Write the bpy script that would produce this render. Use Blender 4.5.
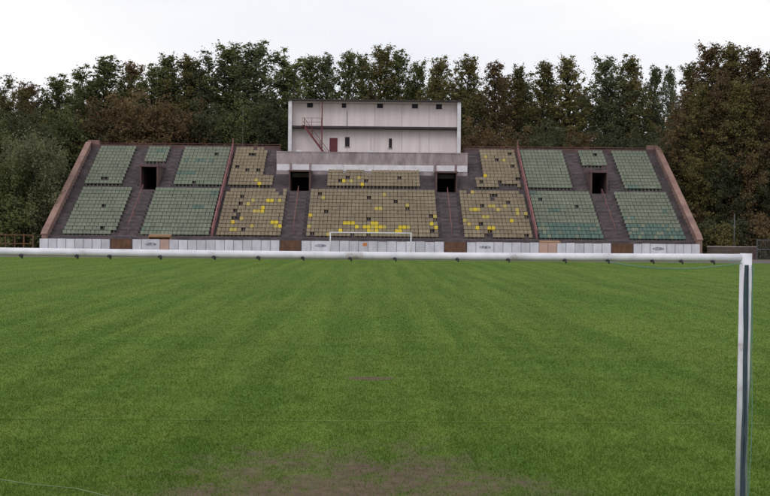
import bpy, math, random
import numpy as np
from mathutils import Vector, Matrix, noise

S = bpy.context.scene
for o in list(bpy.data.objects):
    bpy.data.objects.remove(o)
COL = S.collection
R = math.radians

# ------------------------------------------------------------------ camera
FPX = 1200.0                       # focal length in photo pixels (photo 770 x 496)
CAMZ = 2.64
cam_d = bpy.data.cameras.new('camera')
cam = bpy.data.objects.new('camera', cam_d)
COL.objects.link(cam)
cam_d.sensor_width = 36
cam_d.lens = 36 * FPX / 770
cam_d.clip_start = 0.1
cam_d.clip_end = 3000
RM = (Matrix.Rotation(-math.atan(11 / FPX), 3, 'Z') @
      Matrix.Rotation(R(90) - math.atan(16.5 / FPX), 3, 'X') @
      Matrix.Rotation(R(0.52), 3, 'Z'))
cam.matrix_world = Matrix.Translation((0, 0, CAMZ)) @ RM.to_4x4()
S.camera = cam

# ------------------------------------------------------------------ sky, sun, exposure
SUN_EL, SUN_AZ = R(42), R(205)     # behind the camera, veiled by cloud
w = bpy.data.worlds.new('World')
S.world = w
w.use_nodes = True
nt = w.node_tree
nt.nodes.clear()
N = nt.nodes.new
L = nt.links.new
out = N('ShaderNodeOutputWorld')
sky = N('ShaderNodeTexSky')
sky.sky_type = 'NISHITA'
sky.sun_disc = False
sky.sun_elevation = SUN_EL
sky.sun_rotation = SUN_AZ
bg1 = N('ShaderNodeBackground')
bg1.inputs[1].default_value = 0.10
L(sky.outputs[0], bg1.inputs[0])
tc = N('ShaderNodeTexCoord')
mp = N('ShaderNodeMapping')
mp.inputs['Scale'].default_value = (1.0, 1.0, 3.0)
mp.inputs['Location'].default_value = (0.35, 0.2, 0.1)
L(tc.outputs['Generated'], mp.inputs[0])
nz = N('ShaderNodeTexNoise')
nz.inputs['Scale'].default_value = 2.6
nz.inputs['Detail'].default_value = 5
nz.inputs['Roughness'].default_value = 0.45
L(mp.outputs[0], nz.inputs[0])
cr = N('ShaderNodeValToRGB')
cr.color_ramp.elements[0].position = 0.34
cr.color_ramp.elements[0].color = (0.82, 0.835, 0.89, 1)
cr.color_ramp.elements[1].position = 0.60
cr.color_ramp.elements[1].color = (0.97, 0.955, 0.985, 1)
L(nz.outputs[0], cr.inputs[0])
bg2 = N('ShaderNodeBackground')
bg2.inputs[1].default_value = 1.08
L(cr.outputs[0], bg2.inputs[0])
mx = N('ShaderNodeMixShader')
mx.inputs[0].default_value = 0.94   # thickness of the cloud deck
L(bg1.outputs[0], mx.inputs[1])
L(bg2.outputs[0], mx.inputs[2])
L(mx.outputs[0], out.inputs[0])

sd = bpy.data.lights.new('sun', 'SUN')
sun = bpy.data.objects.new('sun', sd)
COL.objects.link(sun)
sd.energy = 0.8
sd.angle = R(30)
sd.color = (1.0, 0.96, 0.92)
# direction towards the sun (azimuth measured like the sky node: from +Y clockwise)
sdir = Vector((math.sin(SUN_AZ) * math.cos(SUN_EL), math.cos(SUN_AZ) * math.cos(SUN_EL), math.sin(SUN_EL)))
sun.rotation_euler = sdir.to_track_quat('Z', 'Y').to_euler()
sun.location = (0, 0, 60)

vs = S.view_settings
vs.view_transform = 'Standard'
vs.look = 'None'
vs.exposure = 0.0
vs.gamma = 1.0
vs.use_curve_mapping = False

# ------------------------------------------------------------------ pixel helpers
def ray(x, y):
    return RM @ Vector(((x - 385) / FPX, (248 - y) / FPX, -1))
def on_y(x, y, Y):
    d = ray(x, y)
    return Vector((0, 0, CAMZ)) + d * (Y / d.y)
def on_ground(x, y):
    d = ray(x, y)
    return Vector((0, 0, CAMZ)) + d * (-CAMZ / d.z)
Y0, Z0, T, H, NR = 128.0, 1.84, 0.73, 0.4124, 26     # terrace: first nosing, tread, riser, rows
def on_slope(x, y):
    d = ray(x, y)
    m = H / T
    k = (Z0 - m * Y0 - CAMZ) / (d.z - m * d.y)
    return Vector((0, 0, CAMZ)) + d * k
def sx(x, y):
    return on_slope(x, y).x

# ------------------------------------------------------------------ materials
MATS = {}
def mat(name, c1, c2=None, rough=0.85, scale=1.0, bump=0.0, bscale=None, metal=0.0, detail=6, lo=0.35, hi=0.65,
        stretch=(1, 1, 1), c3=None, rnd=0.0, spec=0.3):
    m = bpy.data.materials.new(name)
    m.use_nodes = True
    t = m.node_tree
    b = t.nodes['Principled BSDF']
    b.inputs['Roughness'].default_value = rough
    b.inputs['Metallic'].default_value = metal
    b.inputs['Specular IOR Level'].default_value = spec
    c2 = c2 or tuple(v * 0.75 for v in c1)
    co = t.nodes.new('ShaderNodeTexCoord')
    mp = t.nodes.new('ShaderNodeMapping')
    mp.inputs['Scale'].default_value = stretch
    # world-like position so that alike pieces do not repeat
    ge = t.nodes.new('ShaderNodeNewGeometry')
    t.links.new(ge.outputs['Position'], mp.inputs[0])
    nz = t.nodes.new('ShaderNodeTexNoise')
    nz.inputs['Scale'].default_value = scale
    nz.inputs['Detail'].default_value = detail
    nz.inputs['Roughness'].default_value = 0.6
    t.links.new(mp.outputs[0], nz.inputs[0])
    cr = t.nodes.new('ShaderNodeValToRGB')
    cr.color_ramp.elements[0].position = lo
    cr.color_ramp.elements[0].color = (*c1, 1)
    cr.color_ramp.elements[1].position = hi
    cr.color_ramp.elements[1].color = (*c2, 1)
    if c3:
        e = cr.color_ramp.elements.new(min(0.95, hi + 0.12))
        e.color = (*c3, 1)
    t.links.new(nz.outputs[0], cr.inputs[0])
    col = cr.outputs[0]
    if rnd:
        oi = t.nodes.new('ShaderNodeObjectInfo')
        hs = t.nodes.new('ShaderNodeHueSaturation')
        mr = t.nodes.new('ShaderNodeMapRange')
        mr.inputs[3].default_value = 1 - rnd
        mr.inputs[4].default_value = 1 + rnd
        t.links.new(oi.outputs['Random'], mr.inputs[0])
        t.links.new(mr.outputs[0], hs.inputs['Value'])
        t.links.new(col, hs.inputs['Color'])
        col = hs.outputs[0]
    t.links.new(col, b.inputs['Base Color'])
    if bump:
        n2 = t.nodes.new('ShaderNodeTexNoise')
        n2.inputs['Scale'].default_value = bscale or scale * 8
        n2.inputs['Detail'].default_value = 4
        t.links.new(ge.outputs['Position'], n2.inputs[0])
        bp = t.nodes.new('ShaderNodeBump')
        bp.inputs['Strength'].default_value = bump
        bp.inputs['Distance'].default_value = 0.05
        t.links.new(n2.outputs[0], bp.inputs['Height'])
        t.links.new(bp.outputs[0], b.inputs['Normal'])
    MATS[name] = m
    return m

mat('concrete_dark', (0.125, 0.102, 0.108), (0.062, 0.050, 0.054), scale=0.9, bump=0.3, c3=(0.165, 0.138, 0.135), detail=10)
mat('concrete_light', (0.40, 0.335, 0.345), (0.23, 0.185, 0.195), scale=1.3, bump=0.3, detail=10, stretch=(1, 1, 0.4))
mat('side_wall', (0.29, 0.185, 0.15), (0.17, 0.10, 0.09), scale=0.5, bump=0.2, c3=(0.34, 0.25, 0.17), detail=8)
mat('brown_wall', (0.13, 0.08, 0.075), (0.08, 0.05, 0.05), scale=0.7, bump=0.2)
mat('white_paint', (0.72, 0.70, 0.74), (0.58, 0.56, 0.60), rough=0.5, scale=1.5)
mat('white_panel', (0.62, 0.62, 0.67), (0.48, 0.48, 0.53), rough=0.5, scale=1.6, rnd=0.14, stretch=(1, 1, 0.5), c3=(0.40, 0.38, 0.40), detail=9)
mat('peach_panel', (0.50, 0.34, 0.28), (0.42, 0.29, 0.25), rough=0.6, scale=1.2)
mat('wall_render', (0.76, 0.675, 0.67), (0.66, 0.575, 0.575), scale=1.0, detail=9, stretch=(1.6, 1.6, 0.16), bump=0.05, c3=(0.52, 0.44, 0.44), rnd=0.05)
mat('roof_edge', (0.07, 0.055, 0.06), (0.045, 0.035, 0.04), scale=1)
mat('red_steel', (0.16, 0.035, 0.045), (0.11, 0.03, 0.035), rough=0.6, scale=3)
mat('rail_red', (0.24, 0.10, 0.10), (0.16, 0.075, 0.075), rough=0.7, scale=2)
mat('rust', (0.17, 0.085, 0.045), (0.095, 0.05, 0.035), rough=0.85, scale=1.8, rnd=0.15)
mat('tan_wood', (0.33, 0.20, 0.10), (0.25, 0.15, 0.09), scale=1.5)
mat('dark_glass', (0.02, 0.018, 0.024), (0.03, 0.026, 0.034), rough=0.5, scale=2, spec=0.15)
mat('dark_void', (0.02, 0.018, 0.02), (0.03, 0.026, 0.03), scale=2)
mat('grey_steel', (0.17, 0.17, 0.18), (0.12, 0.12, 0.125), rough=0.5, scale=3)
mat('dull_steel', (0.10, 0.105, 0.105), (0.07, 0.072, 0.07), rough=0.7, scale=3)
mat('print_grey', (0.16, 0.16, 0.21), (0.44, 0.44, 0.50), scale=7, lo=0.42, hi=0.58, stretch=(1, 1, 0.5))
mat('print_orange', (0.55, 0.22, 0.07), (0.5, 0.2, 0.08), scale=4)
mat('seat_green', (0.200, 0.225, 0.168), (0.148, 0.170, 0.126), rough=0.65, scale=0.55, rnd=0.12, c3=(0.235, 0.245, 0.195), detail=10)
mat('seat_teal', (0.12, 0.185, 0.155), (0.085, 0.135, 0.115), rough=0.65, scale=0.7, rnd=0.12, c3=(0.16, 0.20, 0.165))
mat('seat_faded', (0.275, 0.225, 0.150), (0.20, 0.16, 0.112), rough=0.65, scale=0.7, rnd=0.12, c3=(0.33, 0.275, 0.17), detail=10)
mat('seat_yellow', (0.60, 0.47, 0.03), (0.50, 0.37, 0.03), rough=0.5, scale=1.0, rnd=0.12)
mat('seat_pale_yellow', (0.46, 0.37, 0.10), (0.36, 0.29, 0.09), rough=0.6, scale=1.0)
mat('goal_white', (0.72, 0.71, 0.77), (0.56, 0.56, 0.61), rough=0.42, scale=6, hi=0.62, c3=(0.34, 0.30, 0.28), detail=8, spec=0.5)
mat('far_goal_white', (0.62, 0.62, 0.66), (0.55, 0.55, 0.6), rough=0.4, scale=3)
mat('clip_black', (0.02, 0.02, 0.024), (0.03, 0.03, 0.035), rough=0.5, scale=9)
mat('net_green', (0.055, 0.085, 0.095), (0.04, 0.06, 0.085), rough=0.8, scale=14, c3=(0.09, 0.14, 0.13))
mat('net_pale', (0.16, 0.27, 0.20), (0.12, 0.22, 0.16), rough=0.8, scale=10)
mat('cord', (0.19, 0.24, 0.13), (0.14, 0.19, 0.08), scale=4, spec=0.0, rough=1.0)
mat('track', (0.135, 0.115, 0.105), (0.10, 0.088, 0.083), scale=0.25, bump=0.2, detail=10)
mat('bark', (0.055, 0.042, 0.034), (0.03, 0.024, 0.02), scale=1.5, bump=0.5, stretch=(1, 1, 0.3))

def leaf_mat(name, c1, c2, c3):
    m = mat(name, c1, c2, rough=0.7, scale=0.45, lo=0.38, hi=0.58, c3=c3, rnd=0.22, detail=5, spec=0.1)
    t = m.node_tree
    b = t.nodes['Principled BSDF']
    tr = t.nodes.new('ShaderNodeBsdfTranslucent')
    ms = t.nodes.new('ShaderNodeMixShader')
    ms.inputs[0].default_value = 0.46
    src = b.inputs['Base Color'].links[0].from_socket
    t.links.new(src, tr.inputs[0])
    t.links.new(b.outputs[0], ms.inputs[1])
    t.links.new(tr.outputs[0], ms.inputs[2])
    t.links.new(ms.outputs[0], t.nodes['Material Output'].inputs[0])
    return m
leaf_mat('leaf_green', (0.172, 0.184, 0.074), (0.126, 0.146, 0.062), (0.212, 0.202, 0.078))
leaf_mat('leaf_dark', (0.116, 0.124, 0.066), (0.088, 0.100, 0.056), (0.148, 0.146, 0.072))
leaf_mat('leaf_olive', (0.208, 0.178, 0.070), (0.156, 0.146, 0.062), (0.248, 0.190, 0.072))
leaf_mat('leaf_rust', (0.208, 0.142, 0.072), (0.154, 0.118, 0.064), (0.252, 0.154, 0.070))
leaf_mat('leaf_willow', (0.200, 0.200, 0.108), (0.156, 0.162, 0.090), (0.236, 0.228, 0.120))
leaf_mat('leaf_bluegreen', (0.150, 0.168, 0.086), (0.116, 0.138, 0.074), (0.182, 0.188, 0.092))

# ------------------------------------------------------------------ mesh helpers
class MB:
    def __init__(s):
        s.v = []; s.f = []; s.mi = []
        s.cur = 0
    def add(s, vs, fs):
        o = len(s.v)
        s.v += [tuple(p) for p in vs]
        s.f += [tuple(i + o for i in f) for f in fs]
        s.mi += [s.cur] * len(fs)
        return s
    def box(s, x0, x1, y0, y1, z0, z1):
        return s.add([(x0, y0, z0), (x1, y0, z0), (x1, y1, z0), (x0, y1, z0), (x0, y0, z1), (x1, y0, z1), (x1, y1, z1), (x0, y1, z1)],
                     [(0, 3, 2, 1), (4, 5, 6, 7), (0, 1, 5, 4), (1, 2, 6, 5), (2, 3, 7, 6), (3, 0, 4, 7)])
    def prism_x(s, poly, x0, x1):            # polygon of (y, z) extruded along x
        n = len(poly)
        vs = [(x0, y, z) for y, z in poly] + [(x1, y, z) for y, z in poly]
        fs = [tuple(range(n))[::-1], tuple(range(n, 2 * n))] + [(i, (i + 1) % n, (i + 1) % n + n, i + n) for i in range(n)]
        return s.add(vs, fs)
    def tube(s, pts, rad, n=8, cap=True):
        pts = [Vector(p) for p in pts]
        if not isinstance(rad, (list, tuple)):
            rad = [rad] * len(pts)
        vs = []; fs = []
        up = None
        for i, p in enumerate(pts):
            d = (pts[min(i + 1, len(pts) - 1)] - pts[max(i - 1, 0)]).normalized()
            if up is None:
                up = Vector((0, 0, 1)) if abs(d.z) < 0.9 else Vector((1, 0, 0))
            a = d.cross(up).normalized()
            b = a.cross(d).normalized()
            up = b
            for k in range(n):
                t = 2 * math.pi * k / n
                vs.append(p + (a * math.cos(t) + b * math.sin(t)) * rad[i])
        for i in range(len(pts) - 1):
            for k in range(n):
                fs.append((i * n + k, i * n + (k + 1) % n, (i + 1) * n + (k + 1) % n, (i + 1) * n + k))
        if cap:
            fs.append(tuple(range(n))[::-1])
            fs.append(tuple(range((len(pts) - 1) * n, len(pts) * n)))
        return s.add(vs, fs)
    def mesh(s, name, mats, smooth=False):
        me = bpy.data.meshes.new(name)
        me.from_pydata(s.v, [], s.f)
        for m in (mats if isinstance(mats, (list, tuple)) else [mats]):
            me.materials.append(MATS[m])
        if any(s.mi):
            me.polygons.foreach_set('material_index', s.mi)
        if smooth:
            me.polygons.foreach_set('use_smooth', [True] * len(me.polygons))
        me.update()
        return me
    def build(s, name, mats, parent=None, smooth=False, loc=None):
        return link(name, s.mesh(name, mats, smooth), parent, loc)

def link(name, data, parent=None, loc=None):
    o = bpy.data.objects.new(name, data)
    COL.objects.link(o)
    if parent:
        o.parent = parent
    if loc is not None:
        o.location = loc
    return o
def tag(o, label=None, cat=None, group=None, kind=None):
    if label: o['label'] = label
    if cat: o['category'] = cat
    if group: o['group'] = group
    if kind: o['kind'] = kind
    return o
def thing(name, loc, label, cat, group=None):
    o = link(name, None, None, loc)
    o.empty_display_size = 0.5
    return tag(o, label, cat, group)

# ------------------------------------------------------------------ ground, pitch, track
def grass_colour(t, geo_pos, attr):
    """colour of the turf as a function of position; shared by the soil sheet and the blades"""
    def noise_(scale, stretch, det=5):
        mp = t.nodes.new('ShaderNodeMapping'); mp.inputs['Scale'].default_value = stretch
        t.links.new(geo_pos, mp.inputs[0])
        n = t.nodes.new('ShaderNodeTexNoise'); n.inputs['Scale'].default_value = scale; n.inputs['Detail'].default_value = det
        t.links.new(mp.outputs[0], n.inputs[0])
        return n.outputs[0]
    def ramp(src, a, ca, b, cb):
        cr = t.nodes.new('ShaderNodeValToRGB')
        cr.color_ramp.elements[0].position = a; cr.color_ramp.elements[0].color = (*ca, 1)
        cr.color_ramp.elements[1].position = b; cr.color_ramp.elements[1].color = (*cb, 1)
        t.links.new(src, cr.inputs[0]); return cr.outputs[0]
    def mix(f, a, b, typ='MIX'):
        m = t.nodes.new('ShaderNodeMix'); m.data_type = 'RGBA'; m.blend_type = typ
        if isinstance(f, float): m.inputs[0].default_value = f
        else: t.links.new(f, m.inputs[0])
        t.links.new(a, m.inputs[6]); t.links.new(b, m.inputs[7])
        return m.outputs[2]
    base = ramp(noise_(0.16, (1, 1, 1)), 0.35, (0.087, 0.154, 0.0185), 0.65, (0.109, 0.164, 0.023))
    fine = ramp(noise_(3.2, (1, 0.6, 1), 8), 0.36, (0.86, 0.89, 0.86), 0.66, (1.09, 1.07, 1.10))
    streak = ramp(noise_(1.3, (1, 0.035, 1), 4), 0.38, (0.80, 0.86, 0.80), 0.64, (1.16, 1.10, 1.24))
    band = ramp(noise_(0.6, (0.03, 1, 1), 3), 0.4, (0.95, 0.96, 0.95), 0.62, (1.04, 1.03, 1.06))
    c = mix(1.0, base, fine, 'MULTIPLY')
    c = mix(1.0, c, streak, 'MULTIPLY')
    c = mix(1.0, c, band, 'MULTIPLY')
    if attr:
        dirt = ramp(noise_(6, (1, 1, 1), 8), 0.35, (0.088, 0.058, 0.043), 0.68, (0.140, 0.096, 0.073))
        at = t.nodes.new('ShaderNodeAttribute'); at.attribute_name = 'wear'
        c = mix(at.outputs['Fac'], c, dirt)
    return c
def grass_mat(name, attr, rough=0.9):
    m = bpy.data.materials.new(name); m.use_nodes = True
    t = m.node_tree; b = t.nodes['Principled BSDF']
    b.inputs['Roughness'].default_value = rough
    b.inputs['Specular IOR Level'].default_value = 0.1
    g = t.nodes.new('ShaderNodeNewGeometry')
    c = grass_colour(t, g.outputs['Position'], attr)
    t.links.new(c, b.inputs['Base Color'])
    if attr:
        n2 = t.nodes.new('ShaderNodeTexNoise'); n2.inputs['Scale'].default_value = 14; n2.inputs['Detail'].default_value = 5
        t.links.new(g.outputs['Position'], n2.inputs[0])
        bp = t.nodes.new('ShaderNodeBump'); bp.inputs['Strength'].default_value = 0.5; bp.inputs['Distance'].default_value = 0.04
        t.links.new(n2.outputs[0], bp.inputs['Height']); t.links.new(bp.outputs[0], b.inputs['Normal'])
    else:
        b.inputs['Base Color'].links[0].from_socket
        tr = t.nodes.new('ShaderNodeBsdfTranslucent'); ms = t.nodes.new('ShaderNodeMixShader'); ms.inputs[0].default_value = 0.35
        t.links.new(c, tr.inputs[0]); t.links.new(b.outputs[0], ms.inputs[1]); t.links.new(tr.outputs[0], ms.inputs[2])
        t.links.new(ms.outputs[0], t.nodes['Material Output'].inputs[0])
    MATS[name] = m
grass_mat('turf', True)
grass_mat('blade', False)
mat('rough_grass', (0.055, 0.085, 0.022), (0.075, 0.085, 0.035), scale=0.2, bump=0.4, bscale=3, detail=9)

g = MB().add([(-900, -300, -0.02), (900, -300, -0.02), (900, 1500, -0.02), (-900, 1500, -0.02)], [(0, 1, 2, 3)]).build('ground', 'rough_grass')
tag(g, kind='structure')

GX = -0.25                      # axis of the pitch
def wear(x, y):
    """bare earth: the goalmouth and the penalty spot"""
    n1 = noise.fractal(Vector((x * 0.9, y * 0.5, 3.1)), 1.0, 2.0, 5)
    n2 = noise.fractal(Vector((x * 4.0, y * 2.2, 7.7)), 0.9, 2.0, 4)
    n3 = noise.fractal(Vector((x * 13.0, y * 8.0, 1.3)), 0.9, 2.0, 3)
    d = math.sqrt(((x - GX + 0.12) / 1.8) ** 2 + ((y - 11.3) / 2.7) ** 2)
    a = 1.36 - d + 0.34 * n1 + 0.40 * n2 + 0.30 * n3
    m = min(1, max(0, (a - 0.0) / 0.8)) * 0.9
    d2 = math.sqrt(((x + 0.06) / 0.42) ** 2 + ((y - 21.5) / 0.33) ** 2)
    p = min(1, max(0, (1.0 - d2 + 0.4 * n2) / 0.4)) * 0.85
    return max(m, p)

def lines(dense, lo, hi, step):
    s = set(round(v, 3) for v in dense)
    v = lo
    while v <= hi:
        s.add(round(v, 3)); v += step
    return sorted(s)
xs = lines(np.arange(-4, 4.01, 0.09), -36, 36, 2.0)
ys = lines(np.arange(9.0, 23.0, 0.09), 5.0, 111.0, 2.0)
vv = [(x, y, 0.0) for y in ys for x in xs]
nx = len(xs)
ff = [(j * nx + i, j * nx + i + 1, (j + 1) * nx + i + 1, (j + 1) * nx + i) for j in range(len(ys) - 1) for i in range(nx - 1)]
me = bpy.data.meshes.new('pitch')
me.from_pydata(vv, [], ff)
me.materials.append(MATS['turf'])
at = me.attributes.new('wear', 'FLOAT', 'POINT')
at.data.foreach_set('value', [wear(x, y) if (8.5 < y < 23.5 and abs(x) < 4.2) else 0.0 for x, y, z in vv])
pitch = tag(link('pitch', me), kind='structure')

tr = MB().add([(-60, 111.1, -0.004), (60, 111.1, -0.004), (60, 127.9, -0.004), (-60, 127.9, -0.004)], [(0, 1, 2, 3)]).build('running_track', 'track')
tag(tr, kind='structure')

# grass blades (geometry; far blades are fewer and wider)
rng = np.random.default_rng(7)
def blades(n, ya, yb, wbase, hbase, seed):
    r = np.random.default_rng(seed)
    u = r.random(n)
    k = 0.75                                     # density falls off with distance
    Y = (ya ** (-k) + u * (yb ** (-k) - ya ** (-k))) ** (-1 / k)
    half = np.minimum(35.5, 4.5 + 0.42 * Y)
    X = (r.random(n) * 2 - 1) * half
    keep = np.ones(n, bool)
    near = (Y < 23) & (np.abs(X) < 4.2)
    for i in np.nonzero(near)[0]:
        if r.random() < wear(X[i], Y[i]) * 0.95:
            keep[i] = False
    X = X[keep]; Y = Y[keep]; n = len(X)
    a = r.random(n) * 2 * np.pi
    wd = wbase * (Y / 12) ** 0.9 * (0.6 + 0.8 * r.random(n))
    cl = np.array([noise.noise(Vector((x * 1.4, y * 1.0, 0))) for x, y in zip(X, Y)])
    hh = hbase * (0.6 + 0.8 * r.random(n)) * (1 + 0.35 * cl) * (1 - 0.5 * Y / 110)
    lean = (r.random(n) * 0.9 + 0.2) * hh
    la = r.random(n) * 2 * np.pi
    v = np.empty((n, 3, 3), np.float32)
    v[:, 0] = np.stack([X - np.cos(a) * wd / 2, Y - np.sin(a) * wd / 2, np.full(n, -0.004)], 1)
    v[:, 1] = np.stack([X + np.cos(a) * wd / 2, Y + np.sin(a) * wd / 2, np.full(n, -0.004)], 1)
    v[:, 2] = np.stack([X + np.cos(la) * lean, Y + np.sin(la) * lean, hh], 1)
    return v.reshape(-1, 3)
def tri_mesh(name, v, per, material):
    me = bpy.data.meshes.new(name)
    nv = len(v); nf = nv // per
    me.vertices.add(nv); me.loops.add(nv); me.polygons.add(nf)
    me.vertices.foreach_set('co', np.ascontiguousarray(v, np.float32).ravel())
    me.loops.foreach_set('vertex_index', np.arange(nv, dtype=np.int32))
    me.polygons.foreach_set('loop_start', np.arange(0, nv, per, dtype=np.int32))
    me.polygons.foreach_set('loop_total', np.full(nf, per, np.int32))
    me.materials.append(MATS[material])
    me.update(calc_edges=True)
    return me
gb = link('grass', tri_mesh('grass', blades(720000, 10.5, 110.3, 0.008, 0.028, 3), 3, 'blade'))
tag(gb, 'short green grass covering the football pitch', 'grass', kind='stuff')

# faint worn white markings
mat('faint_line', (0.120, 0.184, 0.052), (0.104, 0.168, 0.030), scale=2.5, lo=0.42, hi=0.6, spec=0.0, rough=1.0)
def marking(name, x0, x1, y0, y1):
    o = MB().add([(x0, y0, 0.004), (x1, y0, 0.004), (x1, y1, 0.004), (x0, y1, 0.004)], [(0, 1, 2, 3)]).build(name, 'faint_line')
    tag(o, kind='structure')
G0, G1 = 11.15, 110.6
marking('goal_line_marking', -34, 34, G0 - 0.06, G0 + 0.06)
marking('goal_area_marking', GX - 9.16, GX + 9.16, G0 + 5.44, G0 + 5.56)
marking('penalty_area_marking', GX - 20.1, GX + 20.1, G0 + 16.44, G0 + 16.56)
marking('far_penalty_area_marking', GX - 20.1, GX + 20.1, G1 - 16.56, G1 - 16.44)
marking('halfway_line_marking', -34, 34, 60.8, 60.95)
marking('far_goal_line_marking', -34, 34, G1 - 0.06, G1 + 0.06)

# ------------------------------------------------------------------ grandstand
XL = sx(47.5, 237.5)                 # inner faces of the side walls
XR = sx(696.5, 243.5)
SL = sx(51.5, 232); SRR = sx(693, 240)
st = thing('grandstand', ((XL + XR) / 2, Y0, 0), 'long concrete football grandstand with rows of green and faded yellow seats', 'grandstand')
sinv = Matrix.Translation(st.location).inverted()
def part(mb, name, mats, parent=st, smooth=False):
    """parts are modelled in world coordinates and moved into the parent's frame"""
    off = parent.matrix_world.translation if parent is not st else st.location
    base = Vector(off)
    mb.v = [(p[0] - base.x, p[1] - base.y, p[2] - base.z) for p in mb.v]
    return mb.build(name, mats, parent, smooth)

WALK = 13                          # row of the cross walkway
def rowz(i): return Z0 + i * H
def rowy(i): return Y0 + i * T
# portals: (x0, x1, height, last row cut)
PORT = []
for (xa, xb, yb, hgt) in ((141, 156.5, 189, 2.65), (290, 309, 190.5, 2.25), (437, 456, 192, 2.25), (592, 606.5, 193, 2.45)):
    Yp = rowy(WALK + 1)
    PORT.append((on_y(xa, yb, Yp).x, on_y(xb, yb, Yp).x, hgt))
PLX0, PLX1 = on_y(276.5, 165, rowy(19)).x, on_y(467.5, 166, rowy(19)).x   # press platform
PLROW = 19
PLZ = 11.35

def segs(i):
    """x-ranges of terrace row i left after portals and the platform"""
    cuts = []
    for (a, b, h) in PORT:
        last = WALK + int(math.ceil(h / H))
        if WALK < i <= last:
            cuts.append((a - 0.16, b + 0.16))
    if i >= PLROW:
        cuts.append((PLX0, PLX1))
    cuts.sort()
    res = []; cur = XL
    for a, b in cuts:
        if a > cur: res.append((cur, a))
        cur = max(cur, b)
    res.append((cur, XR))
    return res
for i in range(NR):
    z = rowz(i)
    for a, b in segs(i):
        part(MB().box(a, b, rowy(i), rowy(i + 1) + 0.3, z - H - 0.25 if i else 0, z), 'terrace_step', 'concrete_dark')
# top gallery with back wall
ZT = rowz(NR)
YT = rowy(NR)
for a, b in ((XL, PLX0), (PLX1, XR)):
    part(MB().box(a, b, YT, YT + 2.2, ZT - H - 0.3, ZT), 'top_gallery', 'concrete_dark')
    part(MB().box(a, b, YT + 2.2, YT + 2.45, 0, ZT + 0.15), 'back_wall', 'brown_wall')
# gallery railing behind the last row
for a, b in ((XL, PLX0 - 0.05), (PLX1 + 0.05, XR)):
    m = MB()
    m.box(a, b, YT + 0.02, YT + 0.14, ZT + 0.002, ZT + 0.42)
    part(m, 'gallery_parapet', 'brown_wall')
    m = MB()
    n = int((b - a) / 2.2)
    for k in range(n + 1):
        x = a + 0.05 + (b - a - 0.1) * k / n
        m.tube([(x, YT + 2.3, ZT + 0.1), (x, YT + 2.3, ZT + 0.75)], 0.03, 5)
    for hh in (0.45, 0.75):
        m.tube([(a, YT + 2.3, ZT + hh), (b, YT + 2.3, ZT + hh)], 0.03, 5)
    part(m, 'gallery_railing', 'rail_red')
# side walls: sloping parapets down to the ground
for sgn, X, lab in ((-1, XL, None), (1, XR, None)):
    m = MB()
    x0, x1 = (X - 0.52, X + 0.0) if sgn < 0 else (X - 0.0, X + 0.52)
    ov = 0.62
    poly = [(Y0 - 0.7, 0), (Y0 - 0.7, Z0 + 0.15), (Y0, Z0 + ov + 0.05), (YT, ZT + ov), (YT + 2.44, ZT + ov), (YT + 2.44, 0)]
    m.prism_x(poly[::-1] if sgn else poly, x0, x1)
    part(m, 'side_wall', 'side_wall')
    m = MB()                        # coping slab proud of the wall
    xa, xb = x0 - 0.08, x1 + 0.08
    m.prism_x([(Y0 - 0.75, Z0 + 0.153), (Y0, Z0 + ov + 0.053), (YT, ZT + ov + 0.003), (YT + 2.5, ZT + ov + 0.003),
               (YT + 2.5, ZT + ov + 0.10), (YT - 0.03, ZT + ov + 0.10), (Y0 - 0.03, Z0 + ov + 0.16), (Y0 - 0.78, Z0 + 0.25)], xa, xb)
    part(m, 'coping', 'side_wall')
    # end post on the top corner
    m = MB()
    m.box(x0 + (0.1 if sgn < 0 else -0.9), x1 + (0.9 if sgn < 0 else -0.1), YT + 0.2, YT + 1.0, ZT - 0.1, ZT + 0.95)
    part(m, 'corner_pier', 'side_wall')

# portals
for (a, b, h) in PORT:
    zb = rowz(WALK)
    yf = rowy(WALK + 1) - 0.02
    yb = rowy(WALK + 1 + int(math.ceil(h / H))) + 0.6
    p = link('portal', None, st, (0, 0, 0))
    p.location = Vector(((a + b) / 2, yf, zb)) - st.location
    cx = (a + b) / 2
    def pp(mb, name, mt):
        mb.v = [(q[0] - cx, q[1] - yf, q[2] - zb) for q in mb.v]
        return mb.build(name, mt, p)
    pp(MB().box(a - 0.155, a, yf, yb, zb - 0.3, zb + h), 'jamb_wall', 'brown_wall')
    pp(MB().box(b, b + 0.155, yf, yb, zb - 0.3, zb + h), 'jamb_wall', 'brown_wall')
    pp(MB().box(a - 0.2, b + 0.2, yf - 0.04, yb, zb + h + 0.002, zb + h + 0.2), 'roof_slab', 'brown_wall')
    pp(MB().box(a - 0.15, b + 0.15, rowy(WALK + 1) + 0.31, yb + 4, zb - 0.3, zb - 0.01), 'floor', 'concrete_dark')
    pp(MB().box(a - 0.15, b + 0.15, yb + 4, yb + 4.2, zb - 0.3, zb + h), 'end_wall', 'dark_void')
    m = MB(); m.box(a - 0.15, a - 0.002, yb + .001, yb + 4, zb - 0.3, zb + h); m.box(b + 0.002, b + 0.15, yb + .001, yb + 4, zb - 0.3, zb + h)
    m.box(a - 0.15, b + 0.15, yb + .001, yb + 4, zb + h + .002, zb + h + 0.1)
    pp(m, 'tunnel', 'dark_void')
    for s_ in (-1, 1):                                      # handrails on the portal walls
        xx = a - 0.08 if s_ < 0 else b + 0.08
        m = MB()
        ya, yc = yf + 0.1, yf + 3.4
        m.tube([(xx, ya, zb + h + .19), (xx, ya, zb + h + 0.95), (xx, yc, zb + h + 1.05), (xx, yc, zb + h + 0.19)], 0.025, 5)
        pp(m, 'handrail', 'rail_red')

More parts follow.
